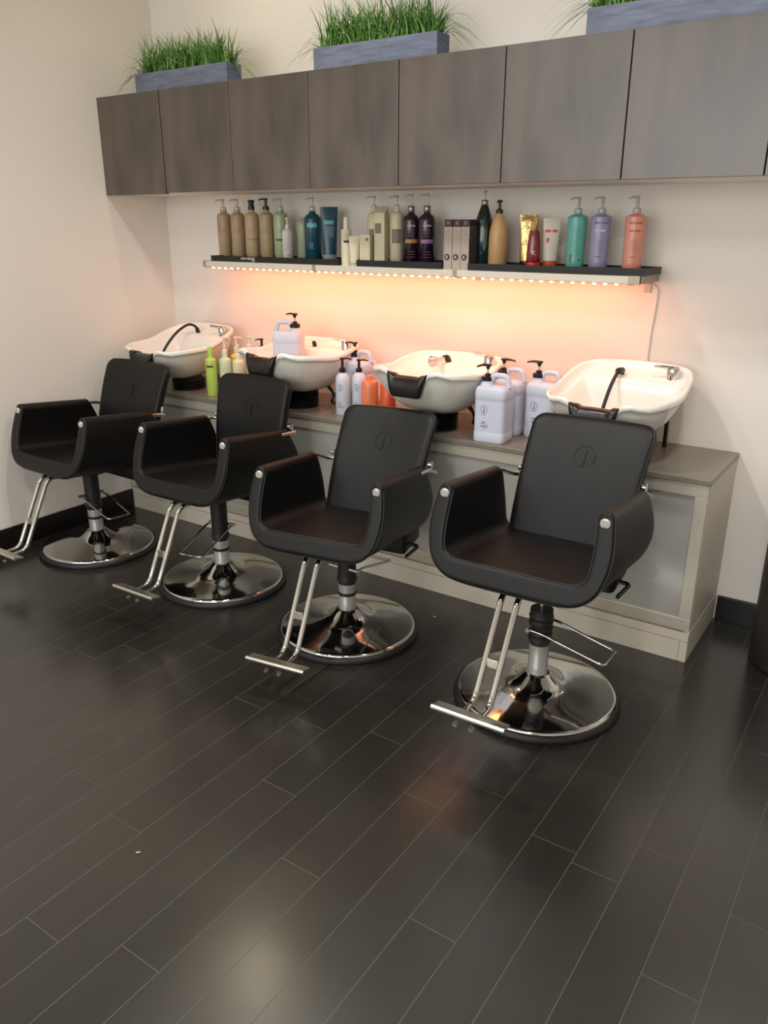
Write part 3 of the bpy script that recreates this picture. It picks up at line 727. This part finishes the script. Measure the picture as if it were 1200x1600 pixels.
tube_pack('deep teal squeeze tube with turquoise patch behind the blue pump bottle', 1.315, -.125, ZTR, .088, .05, .246, M_teal, mat('grey_cap', (150, 150, 150), .4), G_, .022, False,
          [(strips([(-.025, .022, 0, .018)]), M_teal2, 'label_band', .165), (strips([(-.024, .024, 0, .05)]), mat('slate_label', (84, 108, 116), .4), 'label_panel', .105)], R_(36))
M_cream = mat('cream_plastic', (206, 198, 164), 0.4); M_cream2 = mat('cream_light', (214, 208, 178), 0.4)
bottle('slim cream bottle with spray cap and dark stripe standing on the bare shelf', 'bottle', 1.493, -.222, ZSH, .025, .165, [(0, 0), (1, 0), (1, .985), (.96, 1), (0, 1)], M_cream2, G_, None, [(strips([(-.013, .02, 0, .010)]), M_ink, 'label_band', .105, 0), (lines(.012, 0, 3, .009), M_brownink, 'label_print', .14, 0)], R_(36), name='spray_bottle')
bm = BM(); lathe(bm, [(0, .165), (.014, .165), (.0135, .20), (.011, .214), (.0085, .220), (0, .220)], 0, 0, n=20)
obj('spray_cap', bm, mat('clear_cream', (220, 214, 190), .2), [o for o in COL.objects if o.name.startswith('spray_bottle')][-1])
t = tube_pack('short cream squeeze tube with green dot standing on the bare shelf', 1.544, -.226, ZSH, .054, .030, .135, M_cream2, mat('cream_cap', (190, 184, 156), .4), G_, .015, False, [], R_(30))
t = thing('cream_carton', 'short cream carton with small green dot, right of the cream tube', 'carton', (1.604, -.212, ZTR), R_(8), G_)
bm = BM(); box(bm, -.027, .027, -.018, .018, 0, .120, .001); c_ = obj('carton_box', bm, M_cream, t, smooth=False)
bm = ring_mark(.0, .007, 18); flatput(bm, .012, -.018, .098); obj('green_dot', bm, mat('dot_green', (96, 110, 40), .5), c_, smooth=False)
M_labelgrey = mat('label_taupe', (122, 110, 98), .5)
for x, nm in ((1.592, 'cream pump bottle with taupe label, left of the cream carton'), (1.722, 'cream pump bottle with taupe label, right of the cream carton')):
    bottle(nm, 'bottle', x, YS, ZTR, .033, .232, TALLR, M_cream, G_, (.292, .014, .034, PI, M_clear, .009), [(strips([(-.024, .02, 0, .062)]), M_labelgrey, 'label_panel', .082, 0), (lines(.014, 0, 5, .009, seed=9), mat('print_cream', (190, 182, 160), .5), 'label_print', .135, 0)], R_(34))
t = thing('product_carton', 'tall cream carton with angled top and taupe square between two cream bottles', 'carton', (1.660, -.168, ZTR), R_(10), G_)
bm = BM(); box(bm, -.027, .027, -.025, .025, 0, .215, .001)
for v in bm.verts:
    if v.co.z > .2: v.co.z += .03*(1 if v.co.y > 0 else 0)
bm2 = obj('carton_box', bm, M_cream, t, smooth=False)
bm = strips([(-.022, .010, 0, .045)]); flatput(bm, 0, -.025, .125); obj('label_panel', bm, M_labelgrey, bm2, smooth=False)
M_purple = mat('dark_plum', (38, 20, 34), 0.2, coat=.3); M_steel = mat('steel_collar', (150, 146, 144), .25, .8)
for x, cc, nm, tx in ((1.802, (168, 126, 62), 'dark plum pump bottle with gold band', 0), (1.888, (158, 100, 152), 'dark plum pump bottle with lilac band', 0)):
    t = bottle(nm, 'bottle', x, YS, ZTR, .039, .222, ROUND, M_purple, G_, (.297, .0145, .03, PI-.1, M_clear, .009),
           [(strips([(-.030, .030, 0, .017)]), mat('band_%d' % cc[0], cc, .4), 'label_band', .083, 0), (text_bm('AVEDA', .0125), M_white, 'lettering', .155, 0), (lines(.018, 0, 3, .012, seed=3), mat('print_lilac', (150, 130, 150), .5), 'label_print', .138, 0), (lines(.020, 0, 3, .012, seed=5), mat('print_lilac', (150, 130, 150), .5), 'label_print', .045, 0)], R_(33))
    bm = BM(); lathe(bm, [(.0152, .218), (.0165, .220), (.0165, .244), (.0152, .246)], n=24); obj('steel_collar', bm, M_steel, t)
M_box = mat('carton_grey', (172, 160, 148), .5); M_boxtop = mat('carton_plum', (62, 28, 40), .35)
M_boxside = mat('carton_side', (82, 68, 66), .5)
for i, x in enumerate((2.0645, 2.1075, 2.1495)):
    t = thing('slim_carton', ('slim grey carton with plum lid, leftmost of the three', 'slim grey carton with plum lid, middle of the three', 'slim grey carton with plum lid, rightmost of the three beside the dark green bottle')[i], 'carton', (x, -.205, ZSH), 0, 'slim grey cartons on the wall shelf')
    bm = BM(); box(bm, -.0205, .0205, -.035, .035, 0, .178, .0008)
    for f in bm.faces:
        if abs(f.normal.x) > .5: f.material_index = 1
    c_ = obj('carton_box', bm, [M_box, M_boxside], t, smooth=False)
    bm = BM(); box(bm, -.0195, .0195, -.034, .034, .1785, .208, .001); ct = obj('carton_lid', bm, M_boxtop, t, smooth=False)
    bm = ring_mark(0, .0135, 24); flatput(bm, -.002, -.035, .052); e = obj('round_emblem', bm, M_boxtop, c_, smooth=False)
    bm = text_bm('K', .02); flatput(bm, -.002, -.0356, .045); obj('lettering', bm, M_white, c_, smooth=False)
    bm = BM(); merge(bm, ring_mark(.0125, .0135, 24, 0, 2*PI) if i < 2 else strips([(-.007, .007, -.002, .001)])); flatput(bm, .001, -.035, .148); obj('label_print', bm, mat('print_taupe', (132, 120, 110), .5), c_, smooth=False)
    bm = strips([(-.008, .008, 0, .004), (-.006, .006, .008, .012)]); flatput(bm, 0, -.034, .188); obj('label_print', bm, mat('print_pinkgrey', (160, 130, 135), .5), ct, smooth=False)
# dark green + peach, tapering bottles
SLOPE = [(0, 0), (.96, 0), (1, .01), (1, .45), (.97, .62), (.86, .75), (.62, .88), (.42, .97), (.36, 1.0), (0, 1.0)]
M_dkg = mat('dark_green_gloss', (10, 38, 34), 0.15, coat=.4)
t = bottle('very dark green glossy pump bottle with sloping shoulders', 'bottle', 2.182, YS, ZTR, .042, .245, SLOPE, M_dkg, G_, (.304, .012, .006, -PI/2, M_clear, .008), [(strips([(0, .005, -.09, .0), (.01, .012, -.08, .0)]), mat('print_sage', (110, 136, 126), .5), 'label_print', .15, -.05)], R_(30))
bm = BM(); lathe(bm, [(.0135, .242), (.0148, .244), (.0148, .264), (.0135, .266)], n=24); obj('steel_collar', bm, M_steel, t)
t = bottle('peach coloured bottle with black pump and sloping shoulders', 'bottle', 2.262, -.145, ZTR, .041, .21, SLOPE, mat('peach_plastic', (210, 168, 118), .35), G_, (.264, .0155, .010, PI, M_blackpl, .012), [(lines(.02, 0, 11, .009, seed=8), mat('print_ochre', (160, 122, 80), .5), 'label_print', .115, .1)], R_(30))
# gold sachet tube
M_gold = mat('gold_foil', (206, 178, 118), 0.22, 0.85, bump=(13, 1.0))
M_gold.node_tree.nodes['Bump'].inputs['Distance'].default_value = .012
tube_pack('crumpled gold foil squeeze tube behind the small red bottle', 2.395, -.125, ZTR, .082, .045, .205, M_gold, M_blackpl, G_, .018, False, [], R_(24))
t = bottle('small glossy red bottle in front of the gold tube', 'bottle', 2.452, -.19, ZTR, .030, .142, [(0, 0), (1, 0), (1, .10), (.97, .105), (1, .12), (.95, .5), (.78, .85), (.62, .985), (.58, 1.0), (0, 1)], mat('red_gloss', (122, 16, 22), .15, coat=.4), G_, None, [(text_bm('K', .026), M_white, 'lettering', .045, 0), (lines(.010, 0, 4, .006), mat('print_rose', (190, 120, 120), .5), 'label_print', .10, 0)], R_(24), name='product_bottle', ry=.020)
bm = BM(); lathe(bm, [(.0305, 0.0005), (.0308, .001), (.0308, .013), (.0303, .0135)], n=40, sy=.667); obj('base_band', bm, mat('red_bright', (186, 28, 32), .3), t)
tube_pack('white squeeze tube with orange-red print and orange cap', 2.510, -.15, ZTR, .074, .04, .19, mat('white_tube', (208, 200, 184), .35), mat('orange_cap', (192, 74, 36), .35), G_, .022, False,
          [(strips([(-.026, -.003, 0, .010), (.003, .024, 0, .010)]), mat('print_orange', (210, 76, 50), .5), 'label_print', .135), (strips([(-.020, -.008, 0, .018)]), mat('print_orange', (210, 76, 50), .5), 'label_patch', .095), (lines(.014, 0, 5, .009), mat('print_palegrey', (180, 176, 168), .5), 'fine_print', .085)], R_(22))
for x, col, nm, txt, lc in ((2.612, (96, 174, 160), 'turquoise pump bottle showing its fine-print back label', None, (60, 130, 120)), (2.712, (150, 146, 178), 'lavender pump bottle between the turquoise and the pink one', 'KERASTASE', (96, 92, 130)), (2.853, (224, 148, 128), 'salmon pink pump bottle standing alone at the right end of the shelf', 'KERASTASE', (150, 84, 70))):
    inkm = mat('ink_%d' % col[0], lc, .5); mk = []
    if txt is None: mk = [(lines(.022, 0, 14, .0085, seed=2), inkm, 'fine_print', .155, 0), (strips([(-.022, -.016, 0, .03), (.012, .020, .004, .012)]), mat('print_plum', (110, 84, 84), .5), 'label_print', .02, 0)]
    else:
        mk = [(text_bm(txt, .0105), inkm, 'lettering', .168, 0), (strips([(-.022, -.006, 0, .005), (-.001, .020, 0, .005)]), mat('print_red', (196, 60, 50), .5) if col[0] > 200 else M_white, 'label_band', .140, 0), (lines(.018, 0, 6, .009, seed=6), inkm, 'fine_print', .105, 0), (strips([(-.014, .010, 0, .0025)]), inkm, 'label_print', .042, 0)]
    bottle(nm, 'bottle', x, YS, ZTR, .0405, .208, FLATSH, mat('plastic_%d' % col[0], col, .28, coat=.2), G_, (.272, .0165, .034, PI+.5, mat('clear_tint_%d' % col[0], tuple(int(.15*c+.85*208) for c in col), .15, trans=.3), .008), mk, R_(20), ry=.030)

# ============================================================ JUGS AND BOTTLES ON THE WORKTOP
M_jug = mat('jug_white', (200, 204, 218), 0.38, spec=0.4)
ZC = HC+.0006
def jug(label, x, y, z, rz, pump_ang=0.0, logo=True, flip=False, handle=True):
    t = thing('gallon_jug', label, 'jug', (x, y, z), rz, 'white gallon jugs with black pumps')
    hw, hd = .072, .062; bm = BM(); R = []
    def sec(sx, sy, z, rad=.022, k=5):
        out = []
        for (cx, cy, a0) in ((sx-rad, sy-rad, 0), (-sx+rad, sy-rad, PI/2), (-sx+rad, -sy+rad, PI), (sx-rad, -sy+rad, 1.5*PI)):
            for i in range(k+1):
                a = a0+PI/2*i/k; out.append(Vector((cx+rad*math.cos(a), cy+rad*math.sin(a), z)))
        return out
    for z_, s in ((0, .95), (.004, .985), (.010, 1), (.040, 1), (.043, .982), (.047, .982), (.150+.03, .982), (.184, .982), (.187, 1.0), (.205, 1.0), (.222, .985), (.233, .93), (.240, .82)):
        R.append(sec(hw*s, hd*s, z_, .022*s))
    rings(bm, R)
    fx = -1 if not flip else 1
    nx = fx*.036
    # neck
    lathe(bm, [(0, .225), (.034, .225), (.028, .245), (.0235, .252), (.0235, .262), (0, .262)], nx, 0, n=28)
    # handle: thick loop rising from the neck to the far shoulder
    if handle:
        tube(bm, fillet([(nx-fx*.010, 0, .245), (nx-fx*.028, 0, .283), (nx-fx*.088, 0, .283), (nx-fx*.103, 0, .235)], .018, 5), .0125, 14, flat=.9)
    body = obj('jug_body', bm, M_jug, t, angle=50)
    bm = BM(); zc = .258
    lathe(bm, [(0, zc), (.026, zc), (.026, zc+.016), (.022, zc+.019), (.013, zc+.020), (.013, zc+.028), (.0075, zc+.031), (0, zc+.031)], nx, 0, n=28)
    cp = obj('pump_collar', bm, M_blackpl, t)
    bm = BM(); lathe(bm, [(0, zc+.031), (.0045, zc+.031), (.0045, zc+.052), (0, zc+.052)], nx, 0, n=12); obj('pump_stem', bm, M_clear, t)
    bm = BM(); lathe(bm, [(0, zc+.048), (.007, zc+.048), (.009, zc+.058), (.016, zc+.064), (.014, zc+.070), (0, zc+.071)], nx, 0, n=20)
    dx, dy = math.cos(pump_ang), math.sin(pump_ang)
    tube(bm, [(nx, 0, zc+.066), (nx+dx*.03, dy*.03, zc+.067), (nx+dx*.055, dy*.055, zc+.062)], [.006, .005, .0035], 10); obj('pump_nozzle', bm, M_blackpl, t)
    if logo:
        bm = BM(); merge(bm, ring_mark(.0142, .0155, 32)); merge(bm, text_bm('J', .027), Matrix.Translation((0.001, -.009, 0)))
        for v in bm.verts: v.co.x -= .022
        merge(bm, strips([(-.034, -.010, -.024, -.0225)])); flatput(bm, 0, -hd*.982, .145); obj('logo', bm, M_ink, body, smooth=False)
        bm = strips([(-.030, -.014, 0, .003), (-.034, -.004, -.006, -.0045), (-.034, 0, -.016, -.014), (-.034, -.002, -.020, -.0185), (-.022, -.018, -.030, -.028), (-.014, -.010, -.030, -.028)]); flatput(bm, 0, -hd*.982, .088); obj('label_print', bm, M_ink, body, smooth=False)
    return t
jug('white gallon jug with black pump at the front of the worktop, in full view', 2.405, -.395, ZC, R_(4), PI*1.30)
jug('white gallon jug half hidden directly behind the front jug', 2.395, -.225, ZC, R_(0), .0, logo=False)
jug('white gallon jug beside the rightmost basin, partly behind the nearest chair', 2.555, -.205, ZC, R_(0), PI*1.05)
jug('white gallon jug with black pump standing behind the two small pump bottles', 1.545, -.185, ZC, R_(0), PI*1.0, logo=False)
jug('white gallon jug standing inside the second basin from the left', 1.195, -.325, 1.058-.160, R_(22), PI-R_(22), logo=False, flip=True)
M_wb = mat('white_bottle', (200, 205, 216), 0.3)
for x, y, z1, nm, a in ((1.558, -.355, .277, 'round white pump bottle with J logo, left one of the pair on the worktop', .25), (1.618, -.30, .268, 'round white pump bottle with J logo, right one of the pair, touching the orange bottle', .25)):
    bm = BM(); merge(bm, ring_mark(.0125, .0137, 32)); merge(bm, text_bm('J', .024), Matrix.Translation((0.001, -.008, 0))); merge(bm, strips([(-.010, .010, -.021, -.0198)]))
    bottle(nm, 'bottle', x, y, ZC, .036, .206, [(0, 0), (.96, 0), (1, .01), (1, .78), (.96, .85), (.82, .92), (.6, .965), (.42, .985), (.38, 1), (0, 1)], M_wb, 'white pump bottles with J logo', (z1, .016, .040, a, M_blackpl, .013), [(bm, M_ink, 'logo', .138, -.25), (strips([(-.012, .004, 0, .002), (-.012, .014, -.007, -.006), (-.012, .012, -.016, -.0145), (-.012, .016, -.020, -.0187)]), M_ink, 'label_print', .058, -.25)], R_(30))
M_or = mat('orange_plastic', (232, 128, 84), .35)
M_or2 = mat('orange_red_plastic', (222, 92, 52), .35)
t = bottle('square-shouldered orange bottle with fine print on the worktop', 'bottle', 1.700, -.325, ZC, .040, .178, [(0, 0), (1, 0), (1, .93), (.94, .97), (.34, 1.0), (0, 1)], M_or, 'orange bottles on the worktop', None, [(lines(.026, 0, 14, .009, seed=12), mat('print_rust', (176, 84, 58), .5), 'fine_print', .15, 0)], R_(30), name='product_bottle')
bm = BM(); lathe(bm, [(0, .176), (.0145, .176), (.0145, .198), (0, .200)], n=20); obj('cap', bm, M_or, t)
t = bottle('orange-red bottle half hidden behind the basin, right of the printed orange bottle', 'bottle', 1.768, -.268, ZC, .038, .172, [(0, 0), (1, 0), (1, .90), (.9, .95), (.34, 1.0), (0, 1)], M_or2, 'orange bottles on the worktop', None, [(lines(.012, 0, 10, .010, seed=15), mat('print_brickred', (150, 50, 34), .5), 'fine_print', .12, .5)], R_(30), name='product_bottle')
bm = BM(); lathe(bm, [(0, .170), (.0145, .170), (.0145, .188), (0, .190)], n=20); obj('cap', bm, M_or2, t)
# left group
M_lime = mat('lime_plastic', (178, 204, 92), .3)
M_vmint = mat('pale_mint', (206, 214, 184), .3); M_pcream = mat('pale_cream_bottle', (222, 212, 172), .3); M_sky = mat('pale_blue_bottle', (160, 200, 214), .3); M_yel = mat('yellow_bottle', (232, 206, 96), .35)
M_pw = mat('pump_white', (232, 222, 204), .3)
GL = 'small product bottles between the first two basins'
t = bottle('lime green bottle with grey band standing right of the corner basin', 'bottle', .690, -.392, ZC, .031, .215, TALLR, M_lime, GL, None, [(strips([(-.024, .012, 0, .010)]), M_ink, 'label_band', .155, 0)], R_(42), name='product_bottle')
bm = BM(); lathe(bm, [(0, .213), (.0145, .213), (.0145, .252), (.012, .262), (0, .263)], n=20); obj('cap', bm, M_lime, t)
bottle('pale mint bottle with white pump beside the lime bottle', 'bottle', .752, -.345, ZC, .032, .215, TALLR, M_vmint, GL, (.315, .015, .030, 0, M_pw, .012), [(lines(.016, 0, 4, .012, seed=5), M_labelgrey, 'label_print', .15, 0)], R_(42))
bottle('pale cream bottle with white pump, third from the lime bottle', 'bottle', .822, -.315, ZC, .033, .208, TALLR, M_pcream, GL, (.275, .015, .004, 0, M_pw, .008), [(lines(.016, 0, 3, .014, seed=6), M_labelgrey, 'label_print', .14, 0)], R_(42))
bottle('pale blue bottle partly behind the second basin from the left', 'bottle', .888, -.265, ZC, .034, .190, TALLR, M_sky, GL, None, [(lines(.012, 0, 2, .010, seed=7), M_ink, 'label_print', .13, 0)], R_(42), name='product_bottle')
bottle('yellow pump bottle behind the mint and cream bottles', 'bottle', .722, -.225, ZC, .032, .220, TALLR, M_yel, GL, (.300, .015, .030, 0.2, M_pw, .012), (), R_(42))
bottle('white bottle with black pump nozzle behind the second basin from the left', 'bottle', .845, -.15, ZC, .036, .235, TALLR, M_pw, GL, (.292, .016, .032, PI, M_blackpl, .010), (), R_(42))
bottle('white bottle with white pump nozzle near the wall behind the mint bottle', 'bottle', .72, -.12, ZC, .036, .225, TALLR, M_pw, GL, (.292, .016, .030, 0, M_pw, .012), (), R_(42))

# ============================================================ BIN AND SCRAPS
t = thing('waste_bin', 'dark brown round bin at the right edge of the photo beside the counter', 'bin', (3.722, -.225, 0))
bm = BM(); lathe(bm, [(0, 0), (.182, 0), (.19, .008), (.19, .60), (.186, .605), (.180, .60), (.180, .03), (0, .03)], n=48); obj('bin_body', bm, M_bin, t)
bm = BM(); lathe(bm, [(0, .606), (.194, .606), (.194, .625), (.17, .64), (0, .645)], n=48); obj('bin_lid', bm, M_blackpl, t)
M_scrap = mat('paper_scrap', (210, 205, 195), .8)
for x, y, lab in ((2.36, -2.39, 'tiny white paper scrap on the bare floor at lower left'), (2.31, -.70, 'tiny white scrap on the floor behind the chair base')):
    bm = BM(); tube(bm, [(x-.004, y, .0018), (x, y+.003, .003), (x+.003, y+.008, .0018)], .0016, 6)
    tag(obj('paper_scrap', bm, M_scrap), lab, 'scrap')
